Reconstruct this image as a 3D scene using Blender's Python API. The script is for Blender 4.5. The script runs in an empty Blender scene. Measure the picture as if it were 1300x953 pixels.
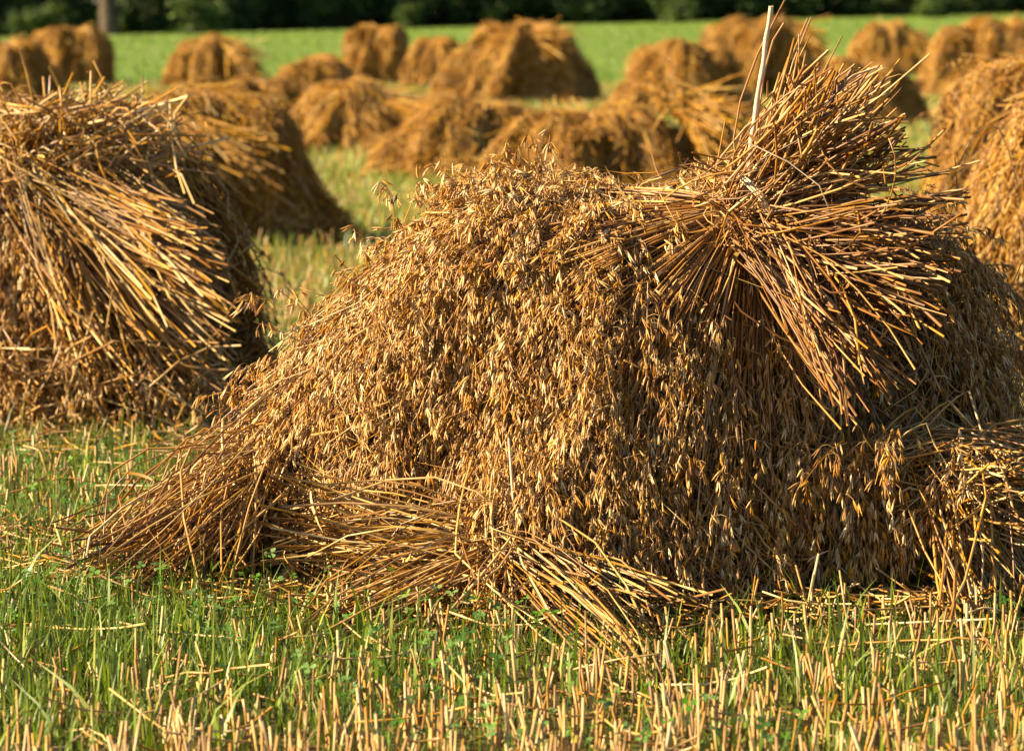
import bpy, math
import numpy as np
from mathutils import Vector

rng = np.random.default_rng(11)
R = math.radians
sc = bpy.context.scene
COL = sc.collection
TAU = 2 * math.pi

# ------------------------------------------------------------------ camera
CAM_H, FPX, PITCH = 1.15, 4620.0, math.atan((476.5 - 20) / 4620.0)
cam_d = bpy.data.cameras.new('camera')
cam = bpy.data.objects.new('camera', cam_d); COL.objects.link(cam); sc.camera = cam
cam.location = (0, 0, CAM_H); cam.rotation_euler = (math.pi / 2 - PITCH, 0, 0)
cam_d.sensor_fit = 'HORIZONTAL'; cam_d.sensor_width = 36; cam_d.lens = FPX / 1300 * 36
cam_d.clip_start = 0.1; cam_d.clip_end = 2000
cam_d.dof.use_dof = True; cam_d.dof.focus_distance = 7.08; cam_d.dof.aperture_fstop = 7.4


def at(px, py, y):
    """point at world depth y seen at photo pixel px, py"""
    a, b = (px - 650) / FPX, -(py - 476.5) / FPX
    c, s = math.cos(PITCH), math.sin(PITCH)
    dx, dy, dz = a, c + b * s, -s + b * c
    k = y / dy
    return np.array((dx * k, y, CAM_H + dz * k))


def ground_y(py):
    b = -(py - 476.5) / FPX
    c, s = math.cos(PITCH), math.sin(PITCH)
    return CAM_H * (c + b * s) / (s - b * c)


def sstep(a, b, x):
    t = np.clip((x - a) / (b - a), 0, 1)
    return t * t * (3 - 2 * t)


def gz(x, y):
    """height of the terrain"""
    x = np.asarray(x, float); y = np.asarray(y, float)
    rise = sstep(55, 190, y)
    return rise * (0.75 + 0.025 * np.clip(x, -60, 60)) + sstep(190, 900, y) * 6


def noise2(x, y, seed=0, f=1.0, octaves=4):
    r = np.random.default_rng(1000 + seed)
    v = np.zeros(np.broadcast(x, y).shape)
    amp, tot = 1.0, 0
    for o in range(octaves):
        for _ in range(3):
            a = r.uniform(0, TAU); ph = r.uniform(0, TAU)
            v = v + amp * np.sin((x * math.cos(a) + y * math.sin(a)) * f + ph) / 3
        tot += amp; amp *= 0.6; f *= 1.9
    return v / tot * 1.8


# ------------------------------------------------------------------ materials
def mat(name, ramp, rough=0.55, spec=0.3, transl=0.0, noise=0.25, nscale=30.0, attr=True):
    m = bpy.data.materials.new(name); m.use_nodes = True
    nt = m.node_tree; N = nt.nodes; L = nt.links
    N.clear()
    out = N.new('ShaderNodeOutputMaterial'); b = N.new('ShaderNodeBsdfPrincipled')
    b.inputs['Roughness'].default_value = rough
    b.inputs['Specular IOR Level'].default_value = spec
    tc = N.new('ShaderNodeTexCoord'); nz = N.new('ShaderNodeTexNoise')
    nz.inputs['Scale'].default_value = nscale; nz.inputs['Detail'].default_value = 3
    L.new(tc.outputs['Object'], nz.inputs['Vector'])
    mr = N.new('ShaderNodeMapRange')
    mr.inputs[1].default_value = 0.25; mr.inputs[2].default_value = 0.75
    mr.inputs[3].default_value = -noise; mr.inputs[4].default_value = noise
    L.new(nz.outputs['Fac'], mr.inputs[0])
    add = N.new('ShaderNodeMath'); add.operation = 'ADD'; add.use_clamp = True
    if attr:
        at_ = N.new('ShaderNodeAttribute'); at_.attribute_name = 'rnd'
        L.new(at_.outputs['Fac'], add.inputs[0])
    else:
        add.inputs[0].default_value = 0.5
    L.new(mr.outputs[0], add.inputs[1])
    cr = N.new('ShaderNodeValToRGB'); e = cr.color_ramp.elements
    while len(e) < len(ramp): e.new(0.5)
    for el, (p, c) in zip(e, ramp):
        el.position = p; el.color = (*c, 1)
    L.new(add.outputs[0], cr.inputs[0])
    col = cr.outputs[0]
    if attr:
        wn = N.new('ShaderNodeTexWhiteNoise'); wn.noise_dimensions = '1D'; L.new(at_.outputs['Fac'], wn.inputs['W'])
        sr = N.new('ShaderNodeMapRange'); sr.inputs[3].default_value = .86; sr.inputs[4].default_value = 1.2; L.new(wn.outputs['Value'], sr.inputs[0])
        hs = N.new('ShaderNodeHueSaturation'); L.new(sr.outputs[0], hs.inputs['Saturation']); L.new(col, hs.inputs['Color']); col = hs.outputs[0]
    L.new(col, b.inputs['Base Color'])
    if transl > 0:
        t = N.new('ShaderNodeBsdfTranslucent'); L.new(col, t.inputs['Color'])
        mx = N.new('ShaderNodeMixShader'); mx.inputs[0].default_value = transl
        L.new(b.outputs[0], mx.inputs[1]); L.new(t.outputs[0], mx.inputs[2])
        L.new(mx.outputs[0], out.inputs[0])
    else:
        L.new(b.outputs[0], out.inputs[0])
    return m


M = {}
M['straw'] = mat('straw', [(0, (0.096, 0.041, 0.010)), (0.35, (0.252, 0.122, 0.030)), (0.7, (0.422, 0.237, 0.063)), (1, (0.577, 0.429, 0.192))], .38, .5, 0, .12, 14)
M['straw_red'] = mat('reddish_straw', [(0, (.085, .035, .010)), (.4, (.225, .102, .029)), (.75, (.34, .178, .053)), (1, (.49, .315, .125))], .45, .4, 0, .12, 14)  # redder, darker straw ramp for the cap and the sheaf below it
M['heads'] = mat('oat_husk', [(0, (0.222, 0.094, 0.022)), (0.35, (0.444, 0.227, 0.060)), (0.7, (0.622, 0.382, 0.128)), (1, (0.746, 0.569, 0.293))], .42, .35, .2, .10, 20)
M['far_straw'] = mat('dry_straw', [(0, (0.104, 0.043, 0.009)), (0.35, (0.289, 0.137, 0.028)), (0.7, (0.459, 0.252, 0.063)), (1, (0.577, 0.385, 0.133))], .55, .15, 0, .22, 5)
M['stub'] = mat('stubble', [(0, (0.178, 0.089, 0.022)), (0.4, (0.326, 0.185, 0.052)), (0.75, (0.429, 0.274, 0.089)), (1, (0.518, 0.400, 0.200))], .45, .35, 0, .1, 25)
M['grass'] = mat('grass', [(0, (.06, .09, .012)), (.4, (.115, .185, .022)), (.75, (.19, .255, .036)), (1, (.45, .38, .10))], .45, .4, .28, .15, 8)
M['clover'] = mat('clover', [(0, (.05, .13, .02)), (.6, (.10, .22, .035)), (1, (.16, .28, .06))], .45, .4, .25, .1, 20)
M['wood'] = mat('bare_wood', [(0, (.42, .29, .17)), (.5, (.60, .46, .31)), (1, (.72, .60, .45))], .6, .25, 0, .35, 35, False)
M['twine'] = mat('sisal_twine', [(0, (.50, .36, .2)), (1, (.76, .64, .45))], .7, .2, 0, .3, 60, False)
M['leaf'] = mat('foliage', [(0, (.016, .034, .009)), (.5, (.035, .068, .016)), (1, (.08, .12, .026))], .5, .3, .15, .2, .6)
M['leaf_light'] = mat('light_foliage', [(0, (.03, .055, .01)), (.5, (.065, .11, .022)), (1, (.12, .17, .035))], .5, .3, .2, .2, .6)
M['bark'] = mat('bark', [(0, (.035, .028, .02)), (.5, (.085, .065, .048)), (1, (.17, .13, .09))], .85, .15, 0, .4, 5, False)


def ground_mat():
    m = bpy.data.materials.new('field_soil'); m.use_nodes = True
    nt = m.node_tree; N = nt.nodes; L = nt.links
    b = N['Principled BSDF']; b.inputs['Roughness'].default_value = .9; b.inputs['Specular IOR Level'].default_value = .1
    tc = N.new('ShaderNodeTexCoord')

    def nz(scale, det, stretch=(1, 1, 1)):
        mp = N.new('ShaderNodeMapping'); mp.inputs['Scale'].default_value = stretch
        n = N.new('ShaderNodeTexNoise'); n.inputs['Scale'].default_value = scale; n.inputs['Detail'].default_value = det
        L.new(tc.outputs['Object'], mp.inputs[0]); L.new(mp.outputs[0], n.inputs['Vector']); return n

    def ramp(src, els):
        r = N.new('ShaderNodeValToRGB'); e = r.color_ramp.elements
        while len(e) < len(els): e.new(.5)
        for q, (p, c) in zip(e, els): q.position = p; q.color = (*c, 1)
        L.new(src, r.inputs[0]); return r

    def mix(f, a, c):
        x = N.new('ShaderNodeMix'); x.data_type = 'RGBA'
        L.new(f, x.inputs[0]); L.new(a, x.inputs[6]); L.new(c, x.inputs[7]); return x.outputs[2]
    soil = ramp(nz(18, 6).outputs[0], [(.3, (.05, .035, .015)), (.55, (.14, .10, .03)), (.75, (.26, .19, .07))])
    # the stubble seen far away
    far = ramp(nz(1.6, 5).outputs[0], [(.3, (.12, .17, .025)), (.5, (.22, .22, .04)), (.7, (.34, .26, .065))])
    green = ramp(nz(.5, 6, (.5, 1.6, 1)).outputs[0], [(.3, (.10, .19, .03)), (.5, (.14, .23, .036)), (.7, (.20, .26, .05))])
    sep = N.new('ShaderNodeSeparateXYZ'); L.new(tc.outputs['Object'], sep.inputs[0])

    def rng_(a, c, src):
        q = N.new('ShaderNodeMapRange'); q.interpolation_type = 'SMOOTHSTEP'
        q.inputs[1].default_value = a; q.inputs[2].default_value = c
        L.new(src, q.inputs[0]); return q.outputs[0]
    c1 = mix(rng_(9, 26, sep.outputs['Y']), soil.outputs[0], far.outputs[0])
    wob = N.new('ShaderNodeMath'); wob.operation = 'MULTIPLY_ADD'; wob.inputs[1].default_value = 5
    L.new(nz(.35, 3).outputs[0], wob.inputs[0]); L.new(sep.outputs['Y'], wob.inputs[2])
    c2 = mix(rng_(62.5, 66.5, wob.outputs[0]), c1, green.outputs[0])
    L.new(c2, b.inputs['Base Color'])
    bp = N.new('ShaderNodeBump'); bp.inputs['Strength'].default_value = .6; bp.inputs['Distance'].default_value = .03
    L.new(nz(25, 5).outputs[0], bp.inputs['Height']); L.new(bp.outputs[0], b.inputs['Normal'])
    return m


M['ground'] = ground_mat()


# ------------------------------------------------------------------ mesh builder
def unit(v):
    return v / np.maximum(np.linalg.norm(v, axis=-1, keepdims=True), 1e-9)


class MB:
    def __init__(s):
        s.v, s.q, s.r, s.n = [], [], [], 0

    def add(s, v, q, r):
        s.v.append(v.reshape(-1, 3)); s.q.append(q.reshape(-1, 4) + s.n); s.r.append(np.clip(r.reshape(-1), 0, 1))
        s.n += len(s.v[-1])

    def tubes(s, P, rad, rnd, sides=4, cap=True, flat=1.0):
        P = np.asarray(P, float); n, k, _ = P.shape
        if n == 0: return
        rad = np.broadcast_to(np.asarray(rad, float).reshape((n, -1) if np.ndim(rad) else (1, 1)), (n, k))
        T = unit(np.gradient(P, axis=1))
        ref = unit(rng.normal(size=(n, 1, 3)) + 0 * P)
        t0 = unit(P[:, -1:] - P[:, :1])
        ref = unit(ref - (ref * t0).sum(-1, keepdims=True) * t0)
        b = unit(np.cross(T, ref)); a = np.cross(b, T)
        ang = np.arange(sides) * TAU / sides
        V = P[:, :, None] + rad[:, :, None, None] * (np.cos(ang)[:, None] * a[:, :, None] + flat * np.sin(ang)[:, None] * b[:, :, None])
        base = (np.arange(n) * k * sides)[:, None, None]
        i = np.arange(k - 1)[None, :, None] * sides; j = np.arange(sides)[None, None]; j2 = (j + 1) % sides
        Q = np.stack([base + i + j, base + i + j2, base + i + sides + j2, base + i + sides + j], -1)
        s.add(V, Q, np.repeat(rnd, k * sides))
        if cap and sides == 4:
            for off in (0, (k - 1) * sides):
                qq = (np.arange(n) * k * sides)[:, None] + off + np.arange(4)
                s.q.append(qq + s.n - n * k * sides)

    def ribbons(s, P, wid, rnd, ref=None):
        P = np.asarray(P, float); n, k, _ = P.shape
        if n == 0: return
        T = unit(np.gradient(P, axis=1))
        if ref is None: ref = rng.normal(size=(n, 1, 3))
        side = unit(np.cross(T, ref))
        w = np.broadcast_to(wid, (n, k))[..., None]
        V = np.stack([P - side * w, P + side * w], 2)
        base = (np.arange(n) * k * 2)[:, None]; i = np.arange(k - 1)[None] * 2
        Q = np.stack([base + i, base + i + 1, base + i + 3, base + i + 2], -1)
        s.add(V, Q, np.repeat(rnd, k * 2))

    def stamp(s, tv, tq, pos, d, size, rnd, wide=None):
        """copies of a small template, its z axis laid along d"""
        n = len(pos)
        if n == 0: return
        d = unit(d); ref = unit(rng.normal(size=(n, 3)))
        a = unit(np.cross(d, ref)); b = np.cross(d, a)
        sz = np.broadcast_to(size, (n,))[:, None, None]
        w = sz if wide is None else np.broadcast_to(wide, (n,))[:, None, None]
        V = pos[:, None] + w * (tv[None, :, :1] * a[:, None] + tv[None, :, 1:2] * b[:, None]) + sz * tv[None, :, 2:] * d[:, None]
        Q = tq[None] + (np.arange(n) * len(tv))[:, None, None]
        s.add(V, Q, np.repeat(rnd, len(tv)))

    def build(s, name, m, parent=None, smooth=True):
        v = np.concatenate(s.v); q = np.concatenate(s.q); r = np.concatenate(s.r)
        p = parent
        while p is not None:
            v = v - np.array(p.location); p = p.parent
        me = bpy.data.meshes.new(name)
        me.vertices.add(len(v)); me.vertices.foreach_set('co', v.astype(np.float32).ravel())
        me.loops.add(q.size); me.loops.foreach_set('vertex_index', q.astype(np.int32).ravel())
        me.polygons.add(len(q)); me.polygons.foreach_set('loop_start', np.arange(0, q.size, 4, dtype=np.int32))
        me.polygons.foreach_set('use_smooth', np.full(len(q), smooth))
        a = me.attributes.new('rnd', 'FLOAT', 'POINT'); a.data.foreach_set('value', r.astype(np.float32))
        me.update(calc_edges=True)
        me.materials.append(M[m])
        o = bpy.data.objects.new(name, me); COL.objects.link(o)
        if parent is not None: o.parent = parent
        return o


def spindle(rings, sides, tilt=0.0, axis=(1, 0)):
    v, q = [], []
    for z, r in rings:
        for j in range(sides):
            a = TAU * j / sides
            v.append((r * math.cos(a) + axis[0] * tilt * z, .75 * r * math.sin(a) + axis[1] * tilt * z, z))
    for i in range(len(rings) - 1):
        for j in range(sides):
            k = (j + 1) % sides
            q.append((i * sides + j, i * sides + k, (i + 1) * sides + k, (i + 1) * sides + j))
    return np.array(v), np.array(q)


def two(a, b):
    return np.concatenate([a[0], b[0]]), np.concatenate([a[1], b[1] + len(a[0])])


RG = [(0, .014), (.27, .088), (.62, .072), (1, .005)]
HUSK = two(spindle(RG, 4, .14), spindle([(z * .93, r * .9) for z, r in RG], 4, -.16))
HUSK_FAR = spindle([(0, .03), (.4, .17), (1, .01)], 3)


def empty(name, loc, label, cat, group=None):
    o = bpy.data.objects.new(name, None); COL.objects.link(o)
    o.location = [float(x) for x in loc]; o.empty_display_size = .1
    o['label'] = label; o['category'] = cat
    if group: o['group'] = group
    return o


def tag(o, label=None, cat=None, group=None, kind=None):
    for k, v in (('label', label), ('category', cat), ('group', group), ('kind', kind)):
        if v: o[k] = v
    return o


# ------------------------------------------------------------------ mound of sheaves
class Mound:
    """levels: rows (z, x left, x right, y front, y back, centre x, centre y) from the top down"""

    def __init__(s, levels, n=2.5, lobes=.07, seed=0, groove=0.0):
        L = np.array(levels, float); s.L = L; s.n = n; s.lob = lobes; s.gr = groove
        step = np.hypot(np.diff(L[:, 0]), np.abs(np.diff(L[:, 2] - L[:, 1])) / 2)
        s.u = np.concatenate([[0], np.cumsum(step)]); s.len = s.u[-1]; s.u /= s.u[-1]
        r = np.random.default_rng(seed)
        s.ph = r.uniform(0, TAU, 8); s.k = r.integers(4, 7)

    def S(s, th, u, off=0.0):
        th = np.asarray(th, float); u = np.clip(np.asarray(u, float), 0, 1)
        g = [np.interp(u, s.u, s.L[:, i]) for i in range(7)]
        z, xl, xr, yf, yb, cx, cy = g
        c, q = np.cos(th), np.sin(th)
        sc_ = np.abs(c) ** (2 / s.n) * np.sign(c); ss_ = np.abs(q) ** (2 / s.n) * np.sign(q)
        w = 1 + s.lob * (np.sin(s.k * th + s.ph[0] + 1.2 * np.sin(3 * u + s.ph[1])) + .6 * np.sin((s.k * 2 + 1) * th + s.ph[2] + 2 * u)
                         + .5 * np.sin(9 * u + 2 * th + s.ph[3]) + .35 * np.sin(17 * th + 7 * u + s.ph[4])) * np.clip(u * 3, 0, 1) \
            + s.gr * (np.sin(23 * th + 2.5 * np.sin(2.2 * u + s.ph[5]) + s.ph[6]) + .7 * np.sin(38 * th + 3 * u + s.ph[7])) * np.clip(u * 4, 0, 1)
        x = cx + np.where(c > 0, xr - cx, cx - xl) * sc_ * w
        y = cy + np.where(q > 0, yb - cy, cy - yf) * ss_ * w
        z = z + s.lob * .35 * (np.sin(4 * x * 3 + s.ph[5]) + np.sin(9 * x + 7 * y + s.ph[6])) * (1 - u) * np.clip(u * 4, 0, 1)
        p = np.stack([x, y, z], -1)
        if np.any(off):
            nn = s.normal(th, u)
            p = p + nn * np.asarray(off)[..., None] if np.ndim(off) else p + nn * off
        return p

    def frame(s, th, u):
        e = .02
        d = unit(s.S(th, np.minimum(u + e, 1)) - s.S(th, np.minimum(u + e, 1) - 2 * e))
        t = unit(s.S(th + e, u) - s.S(th - e, u))
        n = unit(np.cross(d, t))
        return d, t, n

    def normal(s, th, u):
        return s.frame(th, u)[2]

    def sample(s, n, ulo=.02, uhi=1.0, tlo=-math.pi, thi=math.pi):
        """roughly uniform over the area"""
        k = n * 6 + 50
        th = rng.uniform(tlo, thi, k); u = rng.uniform(ulo, uhi, k)
        e = .01
        A = np.linalg.norm(np.cross((s.S(th + e, u) - s.S(th - e, u)), (s.S(th, np.minimum(u + e, 1)) - s.S(th, np.maximum(u - e, 0)))), axis=1)
        keep = rng.choice(k, n, replace=False, p=A / A.sum())
        return th[keep], u[keep]

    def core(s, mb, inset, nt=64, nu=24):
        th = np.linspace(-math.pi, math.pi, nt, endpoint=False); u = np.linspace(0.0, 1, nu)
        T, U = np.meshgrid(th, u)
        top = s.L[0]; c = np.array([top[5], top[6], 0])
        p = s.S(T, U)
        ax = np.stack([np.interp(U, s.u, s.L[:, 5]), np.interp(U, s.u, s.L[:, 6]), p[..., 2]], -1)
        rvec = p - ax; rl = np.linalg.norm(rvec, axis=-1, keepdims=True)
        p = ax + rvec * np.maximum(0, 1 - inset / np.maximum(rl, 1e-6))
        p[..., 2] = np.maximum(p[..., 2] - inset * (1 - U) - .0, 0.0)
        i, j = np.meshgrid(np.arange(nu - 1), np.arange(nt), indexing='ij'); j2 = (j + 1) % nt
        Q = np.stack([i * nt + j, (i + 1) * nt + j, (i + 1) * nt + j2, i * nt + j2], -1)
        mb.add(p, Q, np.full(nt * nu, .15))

    def strands(s, mb, n, length, rad, k=6, off=(-.03, .02), lift=.03, sides=4, rlo=.05, rhi=.95, wander=.25, **kw):
        th, u = s.sample(n, **kw)
        du = length / s.len
        t = np.linspace(0, 1, k)[None]
        w = rng.normal(0, wander, (n, 1)); w2 = rng.normal(0, wander * .6, (n, 1))
        U = np.clip(u[:, None] + (t - .35) * (du if np.ndim(du) == 0 else du[:, None]) * rng.uniform(.6, 1.3, (n, 1)), .0, 1.0)
        TH = th[:, None] + w * (t - .3) * .6 + w2 * (t - .5) ** 2
        o = rng.uniform(off[0], off[1], (n, 1)) + lift * rng.normal(0, 1, (n, 1)) * t ** 2 + np.abs(rng.normal(0, lift * .6, (n, 1))) * t ** 2
        P = s.S(TH, U)
        nn = s.normal(TH, U)
        P = P + nn * o[..., None]
        P[..., 2] = np.maximum(P[..., 2], gz(P[..., 0], P[..., 1]) + .004)
        rr = rad * rng.uniform(.7, 1.25, n)[:, None] * np.ones((1, k))
        mb.tubes(P, rr, rng.uniform(rlo, rhi, n), sides=sides)
        return P

    def panicles(s, mb, n, m, L=.2, size=.0265, off=(-.01, .04), tmpl=HUSK, stems=None, spread=.032, rlo=.1, rhi=1.0, jit=.34, skip=None, **kw):
        th, u = s.sample(n, **kw)
        if skip is not None:
            kk = ~((th > skip[0]) & (th < skip[1]) & (u < skip[2])) | (rng.random(n) < .14)
            kk &= (th < R(-84)) | (rng.random(n) < .55)                     # heads thinned on the right face to deepen its shade
            kk &= rng.random(n) < np.clip(.85 + .75 * noise2(th * 2, u * 5, 21, 1.6, 3), .15, 1)
            th, u = th[kk], u[kk]; n = len(th)
        d, t, nn = s.frame(th, u)
        base = s.S(th, u) + nn * rng.uniform(off[0], off[1], (n, 1))
        dd = unit(d + t * rng.normal(0, .35, (n, 1)) + nn * rng.normal(.05, .22, (n, 1)))
        hang_panicles(mb, base, dd, nn, m, L, size, tmpl, stems, spread, rlo, rhi, jit)


def hang_panicles(mb, base, dd, nn, m, L, size, tmpl=HUSK, stems=None, spread=.035, rlo=.1, rhi=1.0, jit=.32, grav=.85):
    n = len(base)
    if n == 0: return
    tone = rng.uniform(-.18, .18, (n, 1))
    t = rng.uniform(0, 1, (n, m)) ** .9
    Ls = L * rng.uniform(.6, 1.25, (n, 1))
    down = np.array([0, 0, -1.0])
    rach = base[:, None] + dd[:, None] * (t * Ls)[..., None] + down * (.22 * L * t ** 2)[..., None]
    lat = rng.normal(size=(n, m, 3)); lat -= (lat * nn[:, None]).sum(-1, keepdims=True) * nn[:, None]
    lat = unit(lat) * (rng.uniform(.15, 1, (n, m)) * spread * (1.1 - .6 * t))[..., None]
    pos = rach + lat + nn[:, None] * (rng.uniform(-.3, 1, (n, m)) * spread * .55)[..., None]
    dirs = unit(dd[:, None] * .45 + down * grav + lat / spread * .22 + rng.normal(0, jit, (n, m, 3)))
    pos[..., 2] = np.maximum(pos[..., 2], size * .4)
    N = n * m
    mb.stamp(tmpl[0], tmpl[1], pos.reshape(-1, 3), dirs.reshape(-1, 3), size * rng.uniform(.72, 1.2, N),
             np.clip(rng.uniform(rlo, rhi, N) + np.repeat(tone, m), 0, 1), size * rng.uniform(.7, 1.15, N))
    if stems is not None:
        P = np.stack([rach.reshape(-1, 3), (rach * .45 + pos * .55).reshape(-1, 3) + np.array([0, 0, .004]), pos.reshape(-1, 3)], 1)
        stems.tubes(P, .00055, rng.uniform(.3, .9, N), sides=3, cap=False)
        tt = np.linspace(-.04, 1, 5)[None, :, None]
        P = base[:, None] + dd[:, None] * tt * Ls[..., None] + down * (.22 * L) * np.sign(tt) * tt ** 2
        stems.tubes(P, .0011, rng.uniform(.2, .8, n), sides=3, cap=False)


def fan(mb, tips, B, heads, ctrl=None, rad=.0029, spread=.035, bow=.02, kb=5, kh=6, rlo=.1, rhi=1, sides=4, heads_path=None):
    """straws that run from their cut tips through the binding B and on to the heads"""
    n = len(tips)
    off = rng.normal(0, spread, (n, 3)); b = B + off
    t = np.linspace(0, 1, kb)[None, :, None]
    bend = rng.normal(0, bow, (n, 1, 3))
    P1 = tips[:, None] * (1 - t) + b[:, None] * t + bend * (4 * t * (1 - t))
    if heads_path is None:
        c = (b + unit(b - tips) * .1) if ctrl is None else ctrl + off
        t = np.linspace(0, 1, kh)[None, 1:, None]
        P2 = (1 - t) ** 2 * b[:, None] + 2 * t * (1 - t) * c[:, None] + t * t * heads[:, None]
    else:
        P2 = heads_path
    P = np.concatenate([P1, P2], 1)
    P[..., 2] = np.maximum(P[..., 2], .006)
    k = P.shape[1]
    rr = rad * rng.uniform(.5, 1.2, n)[:, None] * np.linspace(1.08, .7, k)[None]
    mb.tubes(P, rr, rng.uniform(rlo, rhi, n), sides=sides)
    return P


def clump(n, k, lo, hi, sig):
    c = np.linspace(lo, hi, k) + rng.normal(0, (hi - lo) / k * .3, k); w_ = rng.uniform(.2, 1, k)
    return np.where(rng.random(n) < .2, rng.uniform(lo, hi, n), rng.choice(c, n, p=w_ / w_.sum()) + rng.normal(0, sig, n))


def ring(mb, c, axis, r, rad, turns=1, flat=.7):
    axis = unit(np.asarray(axis, float)); a = unit(np.cross(axis, [0, 0, 1.0])); b = np.cross(axis, a)
    t = np.linspace(0, TAU * turns, 28 * turns)
    P = c + r * (np.cos(t)[:, None] * a + flat * np.sin(t)[:, None] * b) + axis * (np.linspace(-.008, .008, len(t)))[:, None]
    mb.tubes(P[None], rad, np.array([.6]), sides=4)


def curls(mb, pos, L=.09, w=.0035, n=None):
    """dry curled oat leaves"""
    n = len(pos); k = 6
    d = unit(rng.normal(size=(n, 3)) + np.array([0, -.3, -.4])); e = unit(rng.normal(size=(n, 3)))
    t = np.linspace(0, 1, k)[None, :, None]
    l = L * rng.uniform(.5, 1.5, (n, 1, 1))
    a = rng.uniform(.5, 3, (n, 1, 1))
    P = pos[:, None] + d[:, None] * l * np.sin(a * t) / a + e[:, None] * l * (1 - np.cos(a * t)) / a
    P[..., 2] = np.maximum(P[..., 2], .01)
    wd = w * rng.uniform(.5, 1.3, (n, 1)) * np.sin(np.linspace(.5, math.pi - .1, k))[None]
    mb.ribbons(P, wd, rng.uniform(.2, 1, n))


# ================================================================== FOREGROUND STOOK
STOOKS = 'stooks of oats standing in the field'
CY = 7.45


def main_stook():
    rows = []
    for py, xl, xr, f in ((240, 800, 800, 0), (243, 690, 910, .13), (249, 640, 1090, .21), (270, 605, 1175, .30), (312, 538, 1212, .37), (365, 478, 1232, .42),
                          (432, 418, 1248, .455), (545, 350, 1262, .50), (645, 305, 1278, .53), (735, 280, 1290, .55)):
        z = max(0, at(800, py, CY)[2]); a = at(xl, py, CY)[0]; b = at(xr, py, CY)[0]
        cx = .19 if z > .7 else .19 - (.7 - z) * .03
        rows.append([z, a, b, CY - f, CY + f * 1.05, cx, CY])
    rows[0][1] = rows[0][2] = rows[0][5]; rows[-1][0] = 0
    mo = Mound(rows, 1.25, .065, 5)
    root = empty('oat_stook', (.2, CY, 0), 'large sharp foreground stook covered in hanging oat heads, a pale stake standing in its top', 'oat stook', STOOKS)
    F0, F1 = -math.pi * 1.08, math.pi * .08
    # straw underneath
    s = MB(); mo.core(s, .13)
    mo.strands(s, 3300, .42, .0022, off=(-.08, -.005), lift=.015, tlo=F0, thi=R(-85))
    mo.strands(s, 900, .42, .0022, off=(-.10, -.005), lift=.015, tlo=R(-85), thi=F1)
    mo.strands(s, 1400, .42, .0028, off=(-.05, .0), lift=.02, tlo=F1, thi=F0 + TAU)
    mo.strands(s, 1500, .3, .002, off=(-.01, .03), lift=.03, ulo=.55, tlo=F0, thi=F1, wander=.5)
    mo.strands(s, 1500, .26, .0011, off=(.0, .05), lift=.03, tlo=F0, thi=R(-70), wander=.6, sides=3, rlo=.3)
    # loose broken straws over the heads
    th, u = mo.sample(420, tlo=F0, thi=F1, ulo=.1)
    p = mo.S(th, u, .045); d, t, nn = mo.frame(th, u)
    dr = unit(d * rng.normal(.3, .8, (420, 1)) + t * rng.normal(0, .9, (420, 1)) + nn * rng.normal(.05, .12, (420, 1)))
    l = rng.uniform(.05, .22, (420, 1))
    tt = np.linspace(-.5, .5, 4)[None, :, None]
    s.tubes(p[:, None] + dr[:, None] * (l[..., None] * tt) + rng.normal(0, .01, (420, 1, 3)) * tt ** 2 * 4, .0014, rng.uniform(.3, 1, 420))
    th, u = mo.sample(900, tlo=F0, thi=F1)
    curls(s, mo.S(th, u, .02), .08, .003)
    s.build('draped_straw', 'straw', root)
    # oat heads
    h = MB(); st = MB()
    mo.panicles(h, 2600, 27, stems=st, tlo=F0, thi=F1, uhi=.95, skip=(R(-90), R(-42), .8))
    mo.panicles(h, 420, 22, stems=st, tlo=R(-140), thi=R(-75), ulo=.4, uhi=.93, off=(.03, .075))
    mo.panicles(h, 330, 24, L=.16, stems=st, tlo=F0, thi=-math.pi * .45, uhi=.42, off=(.0, .05), jit=.5)
    mo.panicles(h, 420, 20, stems=st, tlo=F1, thi=F0 + TAU, uhi=.93)
    # heads that stand clear of the outline on the left and on the ridge
    m_ = 26
    th = np.concatenate([rng.uniform(-math.pi * 1.05, -math.pi * .9, m_), rng.uniform(-math.pi * .22, .15, 46)]); u = np.concatenate([rng.uniform(.12, .75, m_), rng.uniform(.16, .6, 46)])
    d, t, nn = mo.frame(th, u)
    dd = unit(nn * 1.0 + d * .3 + np.array([0, 0, .7]) + rng.normal(0, .3, (len(th), 3)))
    hang_panicles(h, mo.S(th, u, .01), dd, nn, 9, .13, .026, HUSK, st, .025, grav=1.1)
    # stray panicles and bent stalks that leave the outline
    for (p0, p1, p2) in (((352, 400), (345, 372), (322, 378)), ((500, 292), (500, 240), (494, 246)), ((512, 285), (530, 236), (532, 240)), ((345, 470), (325, 452), (318, 466)),
                         ((316, 520), (296, 490), (288, 500)), ((640, 245), (645, 205), (636, 212)), ((580, 268), (585, 232), (578, 236))):
        q = np.array([at(*p0, 7.4), at(*p1, 7.37), at(*p2, 7.36)])
        t = np.linspace(0, 1, 7)[:, None]
        P = (1 - t) ** 2 * q[0] + 2 * t * (1 - t) * q[1] + t * t * q[2]
        st.tubes(P[None], .0012, np.array([.6]), sides=3)
        hang_panicles(h, P[3:5], np.tile(unit(P[6] - P[3]), (2, 1)), np.array([[0, -1., 0]] * 2), 7, .07, .03, HUSK, st, .022)
    for pts in (((1215, 215), (1232, 178), (1250, 160), (1268, 163), (1280, 190), (1292, 235)), ((1262, 420), (1275, 380), (1290, 350), (1296, 335)),
                ((1268, 520), (1285, 470), (1290, 440), (1280, 432)), ((1200, 300), (1215, 240), (1212, 200))):
        P = np.array([at(x, y, 7.2) for x, y in pts])
        st.tubes(P[None], .0012, np.array([.3]), sides=3)
    h.build('oat_heads', 'heads', root)
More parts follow.
